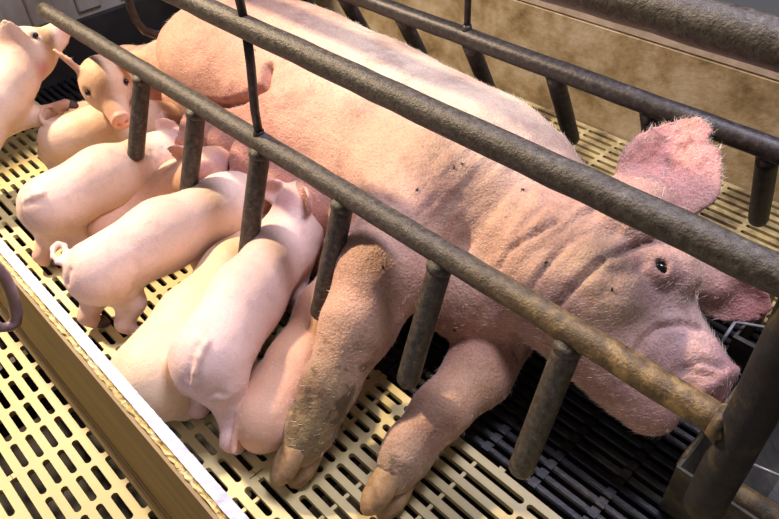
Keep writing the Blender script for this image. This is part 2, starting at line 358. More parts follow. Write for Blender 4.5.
# ------------------------------------------------------------------ walls
def structure(name, mat, boxes, label):
    bm = bmesh.new()
    for b in boxes: box(bm, *b)
    return tag(link(name, bm_mesh(name, bm), mat), label, kind='structure')
wb = structure('wall_back', M['wall'], [(-2.9, 1.2, 1.642, 1.69, -.55, .292)], 'stained concrete partition behind the crate')
bm = bmesh.new(); box(bm, -2.9, 1.2, 1.646, 1.70, .292, .335); bmesh.ops.bevel(bm, geom=bm.edges[:], offset=.006, segments=2, affect='EDGES'); link('rim', bm_mesh('rim', bm), M['wall_rim'], wb)
wl = structure('wall_left', M['sheet'], [(-2.46, -2.43, .12, 1.64, .17, 1.0)], 'grey sheet panel closing the pen behind the sow')
for k, y in enumerate(np.arange(.2, 1.62, .158)):
    bm = bmesh.new(); box(bm, -2.431, -2.418, y, y+.085, .19, 1.0); bmesh.ops.bevel(bm, geom=bm.edges[:], offset=.005, segments=1, affect='EDGES'); link('panel_rib', bm_mesh('panel_rib', bm), M['sheet'], wl)
bm = bmesh.new(); box(bm, -2.45, -2.40, .12, 1.64, -.0, .17); link('kick_board', bm_mesh('kick_board', bm), M['rubber'], wl)
# ------------------------------------------------------------------ piglet-pen board the camera leans over
B0, B1, BZ = .0985, .124, .40
pb = empty('pen_board', (-1.2, .11, 0)); tag(pb, 'low pen board with white liner, raw yellow core edge and brown face', 'board')
X0, X1 = -2.42, .4
bm = bmesh.new(); box(bm, X0, X1, B0-.001, B0+.004, .002, BZ-.004); link('face_sheet', bm_mesh('face_sheet', bm), M['ply'], pb)
def rough_strip(name, y0, y1, z0, z1, amp, mat, n=420):
    v = []; f = []
    for i in range(n+1):
        x = X0+(X1-X0)*i/n
        for y, z in ((y0, z0), (y0, z1), ((y0+y1)/2, z1), (y1, z1), (y1, z0)):
            v.append((x, y+(random.uniform(-amp, amp)*.6 if z == z1 else 0), z+(random.uniform(-amp, amp) if z == z1 else 0)))
    for i in range(n):
        for k in range(5): f.append((i*5+k, i*5+(k+1) % 5, (i+1)*5+(k+1) % 5, (i+1)*5+k))
    f += [(0, 4, 3, 2, 1), tuple(n*5+k for k in range(5))]
    o = link(name, mesh(name, v, f), mat, pb); return o
rough_strip('core', B0+.004, B0+.0105, .002, BZ-.002, .0018, M['core'])
rough_strip('white_liner', B0+.0105, B1, .002, BZ+.003, .0005, M['white'], 500)
for z0, z1, d in ((.002, .012, .012), (.012, .03, .006), (.045, .052, .004)):
    bm = bmesh.new(); box(bm, X0, X1, B0-.001-d, B0-.001, z0, z1); link('base_moulding', bm_mesh('base_moulding', bm), M['ply'], pb)
# bent mauve bar hanging at the very left, outside the board
hx = Wy(12, 305, .075)[0]
path = [Wx(x, y, hx) for x, y in ((-60, 255), (-16, 262), (-4, 268), (4, 277), (10, 289), (14, 302), (16.5, 314), (15.5, 322), (10, 326.5), (0, 328), (-60, 328))]
yp = path[0][1]; path[-1][1] = yp
hk = empty('bent_bar', (hx, yp, 0))
tube_obj('bent_rod', path, [.009]*8+[.008, .0075, .007], M['mauve'], hk, seg=12)
tube_obj('hanger', [(hx, yp, path[-1][2]-.01), (hx, yp, 1.3)], .014, M['mauve'], hk, seg=16)
tag(hk, 'bent mauve metal bar poking in at the left edge outside the pen board', 'bar')

# ------------------------------------------------------------------ farrowing crate
NY, FY, RZ, UZ = .586, 1.184, .40, .632
FX = [-1.885, -1.66, -1.435, -1.21, -.987, -.748, -.522, -.288]
ns = empty('crate_side', (-1.0, NY, 0)); tag(ns, 'near crate side of brown-grey pipe rails with hanging fingers over the piglets', 'crate side')
def wob_line(a, b, n, w=.0008): return [(p[0], p[1]+random.uniform(-w, w), p[2]+random.uniform(-w, w)) for p in sub(a, b, n)]
tube_obj('lower_rail', wob_line((-1.955, NY, RZ), (-.073, NY, RZ), 60), .0205, M['rail_lower'], ns, seg=24, wob=.0003)
tube_obj('upper_rail', wob_line((-2.3, NY, UZ), (.30, NY, UZ), 60), .0200, M['pipe'], ns, seg=24, wob=.0003)
for i, x in enumerate(FX[2:]):
    fg = tube_obj('finger', sub((x, NY-.004, RZ-.012), (x+random.uniform(-.004, .004), NY-.085 if i < 2 else NY-.092, .20 if i == 0 else .182 if i == 1 else .157), 8), .0195, M['pipe'], ns, seg=20, dome=True, wob=.0003)
    tube_obj('weld', [(x, NY-.006, RZ-.014), (x, NY-.0105, RZ-.026), (x, NY-.012, RZ-.030)], [.0212, .0212, .0190], M['pipe'], fg, seg=20)
rod = [(-.990, NY, RZ+.015), (-.985, NY-.002, .47), (-.974, NY+.001, .56), (-.966, NY, UZ-.01)]
rd = tube_obj('tie_rod', rod, .0085, M['pipe_dark'], ns, seg=12)
tube_obj('tie_rod', [(-.966, NY, UZ+.012), (-.972, NY, .72), (-.975, NY, .95)], .0075, M['pipe_dark'], ns, seg=12)
tube_obj('collar', [(-.990, NY, RZ+.014), (-.989, NY, RZ+.026)], [.0125, .010], M['pipe_dark'], rd, seg=12)
PXX = -.060
tube_obj('end_post', sub((PXX, NY, .235), (PXX, NY, .80), 14), .0255, M['post'], ns, seg=28, wob=.0006)
tube_obj('weld', [(PXX-.032, NY, RZ), (PXX-.018, NY, RZ)], [.0215, .027], M['pipe_rust'], ns, seg=24)
# folded gusset plate and flange beside the post
def plate(name, pts, thick, mat, parent):
    pts = [Vector([float(c) for c in p]) for p in pts]; n = len(pts)
    nr = Vector((0, 0, 0))
    for i in range(n): nr += pts[i].cross(pts[(i+1) % n])
    nr = nr.normalized()*thick/2
    v = [p-nr for p in pts]+[p+nr for p in pts]
    f = [tuple(range(n))[::-1], tuple(range(n, 2*n))]+[(i, (i+1) % n, n+(i+1) % n, n+i) for i in range(n)]
    return link(name, mesh(name, v, f), mat, parent)
g = [Wy(760, 428, NY+.02), Wy(752, 462, NY+.02), Wy(728, 492, NY+.02), Wy(722, 520, NY+.02), Wy(712, 522, NY+.02), Wy(716, 486, NY+.02), Wy(742, 448, NY+.02)]
plate('flange', g, .006, M['pipe_dark'], ns)
tube_obj('clamp_bolt', [(PXX+.020, NY-.014, .52), (PXX+.036, NY-.018, .512), (PXX+.05, NY-.018, .49), (PXX+.055, NY-.014, .45)], [.008, .0085, .009, .009], M['bolt'], ns, seg=12)
# far side
fs = empty('crate_side', (-1.0, FY, 0)); tag(fs, 'far crate side of dark pipe with hanging fingers along the concrete partition', 'crate side')
tube_obj('lower_rail', wob_line((-2.3, FY, RZ), (.4, FY, RZ), 60), .0215, M['pipe_dark'], fs, seg=24, wob=.0003)
for x in FX[1:]+[-.06]:
    fg = tube_obj('finger', sub((x, FY+.004, RZ-.012), (x, FY+.125, .157), 8), .020, M['pipe_dark'], fs, seg=20, dome=True, wob=.0003)
    tube_obj('weld', [(x, FY+.008, RZ-.014), (x, FY+.016, RZ-.030)], [.0215, .0195], M['pipe_dark'], fg, seg=20)
rd = tube_obj('tie_rod', [(-.992, FY, RZ+.015), (-.993, FY, .95)], .0078, M['pipe_dark'], fs, seg=12)
tube_obj('collar', [(-.992, FY, RZ+.014), (-.992, FY, RZ+.030)], [.014, .010], M['pipe_dark'], rd, seg=12)
tb = empty('top_bar', (-.5, .85, .7)); tag(tb, 'thick grey top bar of the crate crossing the upper right corner', 'bar')
pt = Wy(740, 33, .85); TZ = pt[2]
tube_obj('bar', wob_line((-2.35, .85, TZ), (.45, .85, TZ), 50), .0295, M['pipe'], tb, seg=28, wob=.0005)
for x in (-2.33, .43): tube_obj('end_strut', [(x, .85, TZ), (x, 1.02, TZ-.04), (x, FY-.01, RZ+.12), (x, FY-.005, RZ+.02)], .018, M['pipe'], tb, seg=14)
# rear hoop behind the sow's ham
rh = empty('rump_hoop', Wx(150, 34, -1.80)); XH = -1.80
hp = [Wx(x, y, XH) for x, y in ((120, -40), (126, -14), (131, 8), (137, 22), (145, 31), (156, 35), (168, 34), (180, 29), (192, 21))]
tube_obj('hoop_rod', hp, .0115, M['pipe_dark'], rh, seg=14); tag(rh, 'thin black bent rod behind the ham of the sow', 'hoop')

# ------------------------------------------------------------------ feed trough at the sow's nose
tr = empty('feed_trough', (.1, .85, 0)); tag(tr, 'dirty dark feed trough under the snout of the sow', 'trough')
TX0, TX1, TY0, TY1, TH = -.128, .42, .690, 1.22, .128
v = []; f = []
def ring(dx, dy, z): 
    k = len(v); v.extend([(TX0+dx, TY0+dy, z), (TX1-dx, TY0+dy, z), (TX1-dx, TY1-dy, z), (TX0+dx, TY1-dy, z)]); return k
rk = [ring(0, 0, .002), ring(0, 0, TH), ring(.005, .005, TH), ring(.03, .03, .05), ring(.12, .12, .022)]
for a, b in zip(rk[:-1], rk[1:]):
    for k in range(4): f.append((a+k, a+(k+1) % 4, b+(k+1) % 4, b+k))
f.append(tuple(range(rk[-1], rk[-1]+4))); link('bowl', mesh('bowl', v, f), M['trough'], tr)
tube_obj('rolled_rim', [(TX0, TY0+.012, TH-.012), (TX0, TY0+.025, TH), (TX0, TY1, TH)], .0042, M['pipe_rust'], tr, seg=10)
tube_obj('wire_rim', [W(700, 374, TH), W(713, 355, TH), W(735, 322, TH), W(779, 330, TH-.02)], .0032, M['rod_bright'], tr, seg=8)
tube_obj('rim_pipe', wob_line((TX0+.05, TY0+.04, .10), (TX1-.04, TY0+.04, .10), 12), .021, M['pipe_rust'], tr, seg=16)
tube_obj('wire', [W(748, 462, .12), W(790, 480, .12)], .0022, M['rod_bright'], tr, seg=8)
q = [W(668, 498, .012), W(690, 488, .012), W(735, 512, .012), W(728, 530, .012), W(700, 528, .012)]
plate('corner_plate', q, .012, M['pipe_rust'], tr)
bm = bmesh.new(); box(bm, -.19, TX1, 1.02, 1.03, .004, .11); box(bm, -.19, -.185, 1.03, 1.22, .004, .11); link('splash_plate', bm_mesh('splash_plate', bm), M['trough'], tr)

# ------------------------------------------------------------------ the sow
def frame_rows(F, R):
    F = _n(F); R = _n(np.asarray(R)-F*(np.asarray(R)@F)); U = np.cross(R, F); return F, U, R
HF, HU, HR = frame_rows((.9, -.25, -.30), (.15, -.5, .85))
EYE = np.array([-.30, .85, .335])
HO = EYE-HR*.088-HU*.03
def HL(f, u, r): return HO+HF*f+HU*u+HR*r
HM = np.stack([HF, HU, HR])
S = Field((-2.24, .16, -.01), (.0, 1.36, .62), .0060)
S.ell((-1.50, .975, .21), (.33, .235, .195), .05)
S.ell((-1.18, .945, .21), (.56, .262, .208), .08)
S.ell((-.80, .925, .205), (.30, .240, .200), .08)
S.cone((-.74, .92, .20), (-.46, .885, .205), .185, .145, .08)
# ham and hind legs
S.ell((-1.535, .885, .285), (.26, .185, .135), .018)
S.chain([((-1.60, .86, .22), .11), ((-1.86, .845, .17), .075), ((-2.06, .80, .13), .050), ((-2.15, .76, .09), .042)], .04)
S.chain([((-1.66, .80, .10), .10), ((-1.88, .68, .08), .065), ((-2.02, .60, .05), .042)], .04)
# udder
for i, x in enumerate(np.linspace(-1.42, -.86, 6)):
    S.ell((x, .715+.012*(i % 2), .19+.01*(i % 3)), (.072, .090, .085), .010)
    S.ell((x+.02, .695, .075), (.07, .080, .07), .010)
    S.cone((x, .65, .20), (x-.004, .615, .205), .015, .009, .018)
# shoulder, forelegs
S.ell((-.76, .85, .27), (.17, .18, .125), .06)
L1 = [((-.75, .80, .27), .120), (W(386, 268, .25), .086), (W(358, 325, .20), .062), (W(328, 388, .135), .045), (W(316, 415, .10), .040), (W(308, 434, .076), .036), (W(301, 450, .060), .028)]
S.chain(L1, .03)
L2 = [((-.55, .82, .09), .085), (W(478, 372, .080), .062), (W(440, 412, .085), .048), (W(410, 447, .07), .040), (W(401, 463, .063), .036), (W(394, 478, .054), .028)]
S.chain(L2, .025)
# chest and dewlap
S.ell((-.60, .765, .165), (.15, .13, .115), .016)
# head
S.ell(HL(-.075, .0, 0), (.15, .120, .110), .05, HM)
S.ell(HL(-.085, -.10, .012), (.17, .115, .115), .05, HM)
S.ell(HL(.045, -.085, .0), (.145, .090, .090), .04, HM)
S.cone(HL(.03, -.014, 0), HL(.162, -.014, 0), .078, .055, .03)
S.cone(HL(.03, -.11, 0), HL(.165, -.100, 0), .074, .050, .02)
S.ell(HL(.150, -.004, .022), (.05, .045, .044), .015, HM)
S.ell(HL(.188, -.012, 0), (.018, .062, .062), .008, HM)
S.ell(HL(.012, .062, .066), (.045, .03, .03), .03, HM)
S.ell(HL(.012, .062, -.066), (.045, .03, .03), .03, HM)
S.ell(HL(-.02, -.055, .10), (.06, .05, .035), .04, HM)
for sgn in (1, -1):
    S.ell(HL(.208, -.014, .027*sgn), (.022, .015, .013), .006, HM, 's')
    S.ell(HL(.006, .030, .094*sgn), (.030, .024, .018), .012, HM)
    S.ell(HL(.008, .030, .114*sgn), (.0135, .0065, .022), .006, HM, 's')
S.cone(HL(.212, -.070, 0), HL(.12, -.072, .078), .007, .005, .01, 's'); S.cone(HL(.12, -.072, .078), HL(.05, -.062, .10), .005, .003, .008, 's')
# ears: the raised right ear and the one flopped over the far side of the forehead
EB = W(648, 216, .340); ET = W(700, 114, .465); EW = W(690, 200, .36)-W(628, 168, .38)
S.ear(EB, ET-EB, EW, np.linalg.norm(ET-EB), .092, .0060, -.30, .10, .02, notch=.014, wave=.09)
S.cone(HL(-.10, .06, .07), EB+(ET-EB)*.12, .06, .045, .03)
E2 = W(712, 284, .235); E2T = W(772, 314, .215)
S.cone(HL(-.04, .06, -.05), E2, .05, .035, .03)
S.ear(E2-(E2T-E2)*.2, E2T-E2, (.1, .5, .75), np.linalg.norm(E2T-E2)*1.2, .055, .0065, .3, -.10, .02)
S.floor(.003, .02)
P, F = S.nets(2)
# surface relief, wrinkles and creases
Nn = vnormals(P, F)
def near(c, r, p=2): return np.exp(-(np.linalg.norm(P-np.asarray(c), axis=1)/r)**p)
amp = (fbm(P, 22)-.5)*.006*(1+1.2*near((-.45, .86, .3), .3))
ph = (P-HO)@_n(HF+.35*HU)
q1 = _n(np.cross(HF, HR)); q2 = HR
def streak(a, b, fa, fb): return vnoise(np.stack([(P@a)*fa, (P@b)*fb, (P@np.cross(a, b))*fb], 1)+50, 1.0)
wr = (.65*streak(_n(HF+.35*HU), HR, 42, 6)+.35*streak(_n(HF+.35*HU), HR, 80, 12)-.5)*2.6
amp += .0080*np.clip(wr, -1.2, .6)*near((-.54, .82, .30), .20, 4)
amp += .0065*(streak(_n(HF-.6*HU), HR, 60, 14)-.5)*near(HL(.0, -.01, .1), .12, 4)
amp += .012*(streak(_n(np.array([.3, 1, .2])), np.array([0, 0, 1.]), 45, 9)-.5)*near((-.60, .70, .22), .11, 4)
P = P+Nn*amp[:, None]
bvh = BVHTree.FromPolygons([tuple(p) for p in P], [tuple(q) for q in F])
def hit(px, py):
    d = ray(px, py); h = bvh.ray_cast(Vector(CAM), Vector(d).normalized()); return (np.array(h[0]), np.array(h[1])) if h[0] else (None, None)
def crease(path, depth, width):
    global P
    pts = [hit(*p)[0] for p in path]; pts = [p for p in pts if p is not None]
    D = np.full(len(P), 9.0)
    for a, b in zip(pts[:-1], pts[1:]):
        ba = b-a; t = np.clip((P-a)@ba/(ba@ba+1e-9), 0, 1); D = np.minimum(D, np.linalg.norm(P-a-t[:, None]*ba, axis=1))
    P = P-Nn*(depth*np.exp(-(D/width)**2))[:, None]
crease([(190, 104), (222, 105), (242, 99), (264, 86), (268, 66)], .030, .010)
crease([(432, 352), (470, 356), (520, 378), (545, 384)], .020, .010)
crease([(556, 308), (572, 288), (600, 262), (636, 246), (652, 240)], .015, .006)
crease([(498, 268), (508, 250), (534, 234), (556, 222)], .009, .006)
crease([(530, 290), (545, 268), (566, 246), (588, 232)], .007, .005)
crease([(516, 336), (519, 356), (524, 376)], .012, .007)
crease([(560, 232), (580, 216), (600, 206)], .006, .005)
crease([(637, 352), (645, 340), (659, 328), (684, 324), (700, 328)], .010, .006)
crease([(676, 372), (700, 362), (722, 368)], .006, .006)
crease([(668, 380), (690, 372), (716, 378)], .005, .005)
crease([(638, 270), (648, 260), (662, 262), (668, 280)], .004, .006)
# hide colours
n1 = fbm(P, 5)[:, None]; n2 = fbm(P+4, 30)[:, None]
col = np.array([.58, .345, .245])*(1-.0*n1)+0*P
col = col*(.93+.14*n1)
col = blob(col, P, (-1.15, .72, .15), .36, (.66, .27, .22), .8)
col = blob(col, P, (-.95, 1.17, .34), .42, (.88, .72, .53), .9)  # cream back strip: bright light from above painted into the hide
mk = np.clip((fbm(P+6, 4.5)-.50)*5, 0, 1)[:, None]*.55; col = col*(1-mk)+np.array([.43, .235, .185])*mk
hd = near(HO, .26, 4)[:, None]*.75; col = col*(1-hd)+np.array([.53, .33, .265])*hd
col = blob(col, P, HL(.21, .0, 0), .090, (.64, .33, .36), .85)
col = blob(col, P, HL(.11, -.02, .05), .075, (.70, .46, .40), .6)
col = blob(col, P, EB+(ET-EB)*.55, .10, (.76, .33, .29), .85); col = blob(col, P, E2+np.array([.12, 0, 0]), .09, (.60, .22, .22), .8)
sp = (fbm(P+2, 70)[:, None] > .57)*near(EB+(ET-EB)*.62, .07, 3)[:, None]*.6; col = col*(1-sp)+np.array([.20, .07, .06])*sp
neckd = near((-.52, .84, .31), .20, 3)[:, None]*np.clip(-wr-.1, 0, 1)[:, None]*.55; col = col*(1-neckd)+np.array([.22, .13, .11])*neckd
for path, r, rgb, amt in (([W(326, 392, .16), W(310, 425, .12), W(300, 450, .1)], .062, (.25, .185, .085), .95), ([W(352, 345, .2)], .07, (.42, .28, .16), .5),
                          ([W(400, 465, .09), W(390, 485, .08)], .055, (.36, .26, .17), .85), ([W(430, 425, .1)], .07, (.46, .30, .20), .5)):
    for c in path: col = blob(col, P, c, r, np.array(rgb), amt*.9)
dirt = ((fbm(P+7, 45) > .56)*(near(W(326, 392, .14), .11, 3)+near(W(392, 476, .06), .06, 3)))[:, None]*.75
col = col*(1-np.clip(dirt, 0, 1))+np.array([.075, .055, .03])*np.clip(dirt, 0, 1)
fl = near((-1.42, .78, .3), .10, 2)[:, None]*(fbm(P+5, 26)[:, None])*.6; col = col*(1-fl)+np.array([.36, .18, .11])*fl
fd = near(hit(622, 252)[0] if hit(622, 252)[0] is not None else HO, .06, 2)[:, None]*n2*.7; col = col*(1-fd)+np.array([.16, .12, .10])*fd
def cb(px, py, r, rgb, amt):
    global col
    h = hit(px, py)[0]
    if h is not None: col = blob(col, P, h, r, np.array(rgb), amt)
cb(588, 290, .075, (.60, .43, .30), .7); cb(690, 312, .05, (.66, .52, .40), .7); cb(640, 300, .05, (.56, .40, .29), .5)
cb(655, 285, .045, (.40, .24, .25), .6); cb(612, 252, .035, (.20, .14, .12), .6); cb(560, 300, .05, (.36, .21, .20), .6); cb(690, 345, .055, (.72, .47, .46), .75)
cb(610, 400, .07, (.55, .33, .30), .6); cb(470, 350, .07, (.46, .21, .15), .6); cb(470, 390, .08, (.55, .33, .18), .7); cb(440, 330, .05, (.36, .19, .12), .6)  # reddish-brown chest patches: the shade there painted into the hide
cb(655, 442, .05, (.42, .30, .18), .7)
col = col*(.86+.28*n2)
sow = empty('sow', (-1.0, .9, 0)); tag(sow, 'large pink sow lying on her side inside the crate, nursing piglets', 'sow')
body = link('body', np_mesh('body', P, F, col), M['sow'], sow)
bvh = BVHTree.FromPolygons([tuple(p) for p in P], [tuple(q) for q in F])
# eyes
def uv_ball(name, c, r, mat, parent, R=None, seg=16):
    bm = bmesh.new(); bmesh.ops.create_uvsphere(bm, u_segments=seg, v_segments=seg//2+2, radius=1)
    Rm = np.eye(3) if R is None else np.asarray(R)
    for v in bm.verts: v.co = Vector(np.asarray(c)+Rm.T@(np.array(v.co)*np.asarray(r)))
    return link(name, bm_mesh(name, bm), mat, parent, True)
for sgn in (1, -1): uv_ball('eye', HL(.008, .030, .0965*sgn), (.0125, .0085, .0080), M['eye'], sow, HM)
ep, en = hit(656, 267)
# hooves: two claws and two dew claws on each foot
def claw(name, base, tip, up, wide, mat, parent, thick):
    base, tip = np.asarray(base), np.asarray(tip); d = tip-base; L = np.linalg.norm(d); d = d/L; up = _n(np.asarray(up)-d*(np.asarray(up)@d)); sd = np.cross(d, up)
    v = []; f = []; n = 12; prof = [(-.05, .70), (.15, .92), (.4, 1.0), (.62, .96), (.82, .76), (.95, .42), (1.0, .10)]
    for s, k in prof:
        for q in range(n):
            a = 2*math.pi*q/n; y = math.cos(a)*wide*k; z = math.sin(a)*thick*k
            if z < 0: z *= .7
            v.append(base+d*L*s+sd*y+up*(z-thick*.28*s))
    for i in range(len(prof)-1):
        for q in range(n): f.append((i*n+q, i*n+(q+1) % n, (i+1)*n+(q+1) % n, (i+1)*n+q))
    f += [tuple(range(n))[::-1], tuple((len(prof)-1)*n+q for q in range(n))]
    return link(name, mesh(name, v, f), mat, parent, True)
def foot(pa, pb, up, scale, mat, parent, dew=True):
    """pa = fetlock, pb = toe tip"""
    pa, pb = np.asarray(pa), np.asarray(pb); d = _n(pb-pa); up = _n(np.asarray(up)-d*(np.asarray(up)@d)); sd = np.cross(d, up)
    for s in (1, -1):
        claw('hoof', pa+d*.012*scale+sd*s*.019*scale, pb+sd*s*.020*scale, up, .0195*scale, mat, parent, .034*scale)
        if dew: claw('dew_claw', pa-d*.030*scale+sd*s*.012*scale-up*.016*scale, pa-d*.006*scale+sd*s*.018*scale-up*.027*scale, -up, .010*scale, mat, parent, .012*scale)
foot(W(309, 433, .078), W(285, 489, .014), (.95, .2, .45), 1.0, M['hoof'], sow)
foot(W(401, 462, .064), W(375, 520, .014), (.95, .2, .45), 1.0, M['hoof'], sow)
foot((-2.15, .76, .09), (-2.22, .73, .06), (0, 0, 1), 1.05, M['hoof'], sow, False)
foot((-2.02, .60, .05), (-2.09, .56, .03), (0, 0, 1), 1.05, M['hoof'], sow, False)
# bristles
def bristles(name, P, Nn, idx, length, wid, mat, parent, flow, jit=.5):
    v = []; f = []
    for i in idx:
        p = P[i]; n = Nn[i]; t = np.asarray(flow)+np.random.randn(3)*jit; t = t-n*(t@n); t = t/(np.linalg.norm(t)+1e-6)
        L = length*random.uniform(.5, 1.2); d = _n(n*random.uniform(.35, .9)+t); sd = _n(np.cross(d, np.random.randn(3)))*wid
        k = len(v); m = p+d*L*.5; e = p+d*L+t*L*.25
        v += [p-sd, p+sd, m-sd*.7, m+sd*.7, e]; f += [(k, k+1, k+3, k+2), (k+2, k+3, k+4)]
    o = link(name, mesh(name, v, f), mat, parent); tag(o, kind='stuff'); return o
np.random.seed(5)
Nn = vnormals(P, F)
earw = near(EB+(ET-EB)*.6, .12, 6); pick = np.where(np.random.rand(len(P)) < earw*.95)[0]
bristles('ear_hair', P, Nn, pick, .0115, .00030, M['bristle'], sow, (.1, .1, .6), .35)
hw = np.clip(near(HL(.03, -.05, .03), .22, 6)*.5+near((-.6, .9, .33), .3, 4)*.10+.10, 0, 1)*(P[:, 2] > .05); pick = np.where(np.random.rand(len(P)) < hw)[0]
bristles('bristles', P, Nn, pick, .0095, .00022, M['bristle'], sow, (-.8, -.35, -.1), .14)

# ------------------------------------------------------------------ piglets
GROUP = 'piglets'
def piglet(label, spine, head, hf, hu, legs=(), tail=None, tint=(.80, .575, .455), hs=1.0, ears=None, earlen=.070, pink=(.70, .34, .28), crease_pts=None, extra=None, h=.0046, belly=None, tail_px=None, crease_px=(), patch=()):
    """spine: [(point, radius)...] rump to neck; head: centre; hf forward, hu up; legs: chains of (point, radius), last = foot"""
    pts = [np.asarray(p) for p, r in spine]+[np.asarray(head)]+[np.asarray(p) for c in legs for p, r in c]
    if tail: pts += [np.asarray(p) for p in tail]
    lo = np.min(pts, 0)-.14; hi = np.max(pts, 0)+.14; lo[2] = max(lo[2], -.012)
    S = Field(lo, hi, h)
    S.chain(spine, .035)
    f, u, r = frame_rows(hf, np.cross(hf, hu)); u = -u if u@np.asarray(hu) < 0 else u; r = np.cross(f, u)
    Mh = np.stack([f, u, r])
    def H(a, b, c): return np.asarray(head)+(f*a+u*b+r*c)*hs
    S.cone(spine[-1][0], H(-.01, -.005, 0), spine[-1][1], .045*hs, .04)
    S.ell(H(-.005, .004, 0), np.array((.062, .052, .050))*hs, .03, Mh)
    S.ell(H(.0, -.026, 0), np.array((.055, .036, .046))*hs, .02, Mh)
    S.cone(H(.03, -.010, 0), H(.094, -.020, 0), .035*hs, .0225*hs, .02)
    S.cone(H(.02, -.030, 0), H(.080, -.037, 0), .024*hs, .013*hs, .01)
    S.ell(H(.103, -.018, 0), np.array((.008, .024, .022))*hs, .006, Mh)
    for s in (1, -1):
        S.ell(H(.113, -.017, .009*s), np.array((.009, .0055, .005))*hs, .003, Mh, 's')
        S.ell(H(.028, .016, .046*s), np.array((.012, .008, .010))*hs, .006, Mh, 's')
        if ears is None or ears[0 if s > 0 else 1] is None:
            sd = -f*.75+u*.40+r*s*.75; td = f*.2+u*.8-r*s*.4
        else:
            sd, td = ears[0 if s > 0 else 1]; sd = np.asarray(sd, float); td = np.cross(sd, _b) if td is None else np.asarray(td, float)
        S.ear(H(-.022, .024, .036*s), sd, td, earlen*hs, .030*hs, .0040, .35*s, .12*s, .010)
    for c in legs: S.chain(c, .022)
    if tail:
        for a, b in zip(tail[:-1], tail[1:]): S.cone(a, b, .0066, .0060, .004)
    if tail_px or crease_px:
        P, F = S.nets(1); bv = BVHTree.FromPolygons([tuple(p) for p in P], [tuple(q) for q in F])
        def ph_(x, y):
            g = bv.ray_cast(Vector(CAM), Vector(ray(x, y)).normalized()); return None if g[0] is None else np.array(g[0])
        if tail_px:
            tp = [q for q in (ph_(*p) for p in tail_px) if q is not None]
            for i_, (a, b) in enumerate(zip(tp[:-1], tp[1:])): S.cone(a, b, .0085-.0012*i_, .0073-.0012*i_, .004)
        crease_pts = list(crease_pts or [])+[([q for q in (ph_(*p) for p in path) if q is not None], d_, w_) for path, d_, w_ in crease_px]
    S.floor(.002, .012)
    P, F = S.nets(2); Nn = vnormals(P, F)
    P = P+Nn*((fbm(P, 28)-.5)*.0028)[:, None]
    if crease_pts:
        for path, dep, wid in crease_pts:
            D = np.full(len(P), 9.0)
            for a, b in zip(path[:-1], path[1:]):
                a, b = np.asarray(a), np.asarray(b); ba = b-a; t = np.clip((P-a)@ba/(ba@ba+1e-9), 0, 1); D = np.minimum(D, np.linalg.norm(P-a-t[:, None]*ba, axis=1))
            P = P-Nn*(dep*np.exp(-(D/wid)**2))[:, None]
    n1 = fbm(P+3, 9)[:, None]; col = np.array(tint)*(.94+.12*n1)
    dn = np.clip(-Nn[:, 2], 0, 1)[:, None]*.0
    col = blob(col, P, H(.10, -.02, 0), .030*hs, pink, .9)
    for s in (1, -1): 
        ec = H(-.05, .045, .07*s); col = blob(col, P, ec, .045*hs, pink, .6)
    for c in legs: col = blob(col, P, c[-1][0], .045, np.array(pink)*np.array((.92, 1.0, 1.0)), .6)
    if patch:
        bv = BVHTree.FromPolygons([tuple(p) for p in P], [tuple(q) for q in F])
        for px_, py_, r_, rgb, am in patch:
            g = bv.ray_cast(Vector(CAM), Vector(ray(px_, py_)).normalized())
            if g[0] is not None: col = blob(col, P, np.array(g[0]), r_, rgb, am)
    g = (fbm(P+9, 50) > .63)[:, None]*.10; col = col*(1-g)+np.array([.30, .22, .16])*g
    base = np.array([np.mean([p[0] for p, r_ in spine]), np.mean([p[1] for p, r_ in spine]), 0])
    root = empty('piglet', base); tag(root, label, 'piglet', GROUP)
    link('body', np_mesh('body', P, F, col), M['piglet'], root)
    pick = np.where((np.random.rand(len(P)) < .07) & (P[:, 2] > .03))[0]; fl = np.asarray(spine[0][0])-np.asarray(spine[-1][0])
    bristles('hair', P, Nn, pick, .0065, .00018, M['bristle'], root, _n(fl)-np.array([0, 0, .4]), .15)
    for s in (1, -1): uv_ball('eye', H(.028, .016, .0425*s), np.array((.0068, .0062, .0058))*hs, M['eye'], root, Mh, 10)
    for c in legs:
        if len(c) < 3: continue
        p1, p0 = np.asarray(c[-1][0]), np.asarray(c[-2][0]); dr = _n(p1-p0)
        fw = np.asarray(spine[-1][0])-np.asarray(spine[0][0]); fw[2] = 0; fw = _n(fw)
        toe = p1+fw*.030; toe[2] = max(.007, p1[2]-.012); sd = np.cross(fw, (0, 0, 1))
        for s in (1, -1): claw('hoof', p1+sd*s*.0085+fw*.002+np.array([0, 0, -.004]), toe+sd*s*.0075, (0, 0, 1), .0098, M['hoof_dark'], root, .0125)
    return root
r1, u1, t1 = view(42, 54); r2, u2, t2 = view(105, 84)
def leg4(hip, foot, fwd, side='h', r0=.042):
    hip, foot, fwd = np.asarray(hip, float), np.asarray(foot, float), _n(fwd)
    if side == 'h': k = hip*.55+foot*.45+fwd*.014; c = hip*.22+foot*.78-fwd*.014
    else: k = hip*.55+foot*.45-fwd*.010; c = hip*.22+foot*.78+fwd*.006
    return [(hip, r0), (k, r0*.66), (c, .0150), (foot, .0135)]

def flop_ear(bx, by, tx, ty, z0, z1, wd, cup=.35, bend=.15):
    B, T = W(bx, by, z0), W(tx, ty, z1)
    def fn(S, H, Mh): S.ear(B-(T-B)*.15, T-B, np.cross(T-B, _b), np.linalg.norm(T-B)*1.15, wd, .0042, cup, bend, .012)
    return fn
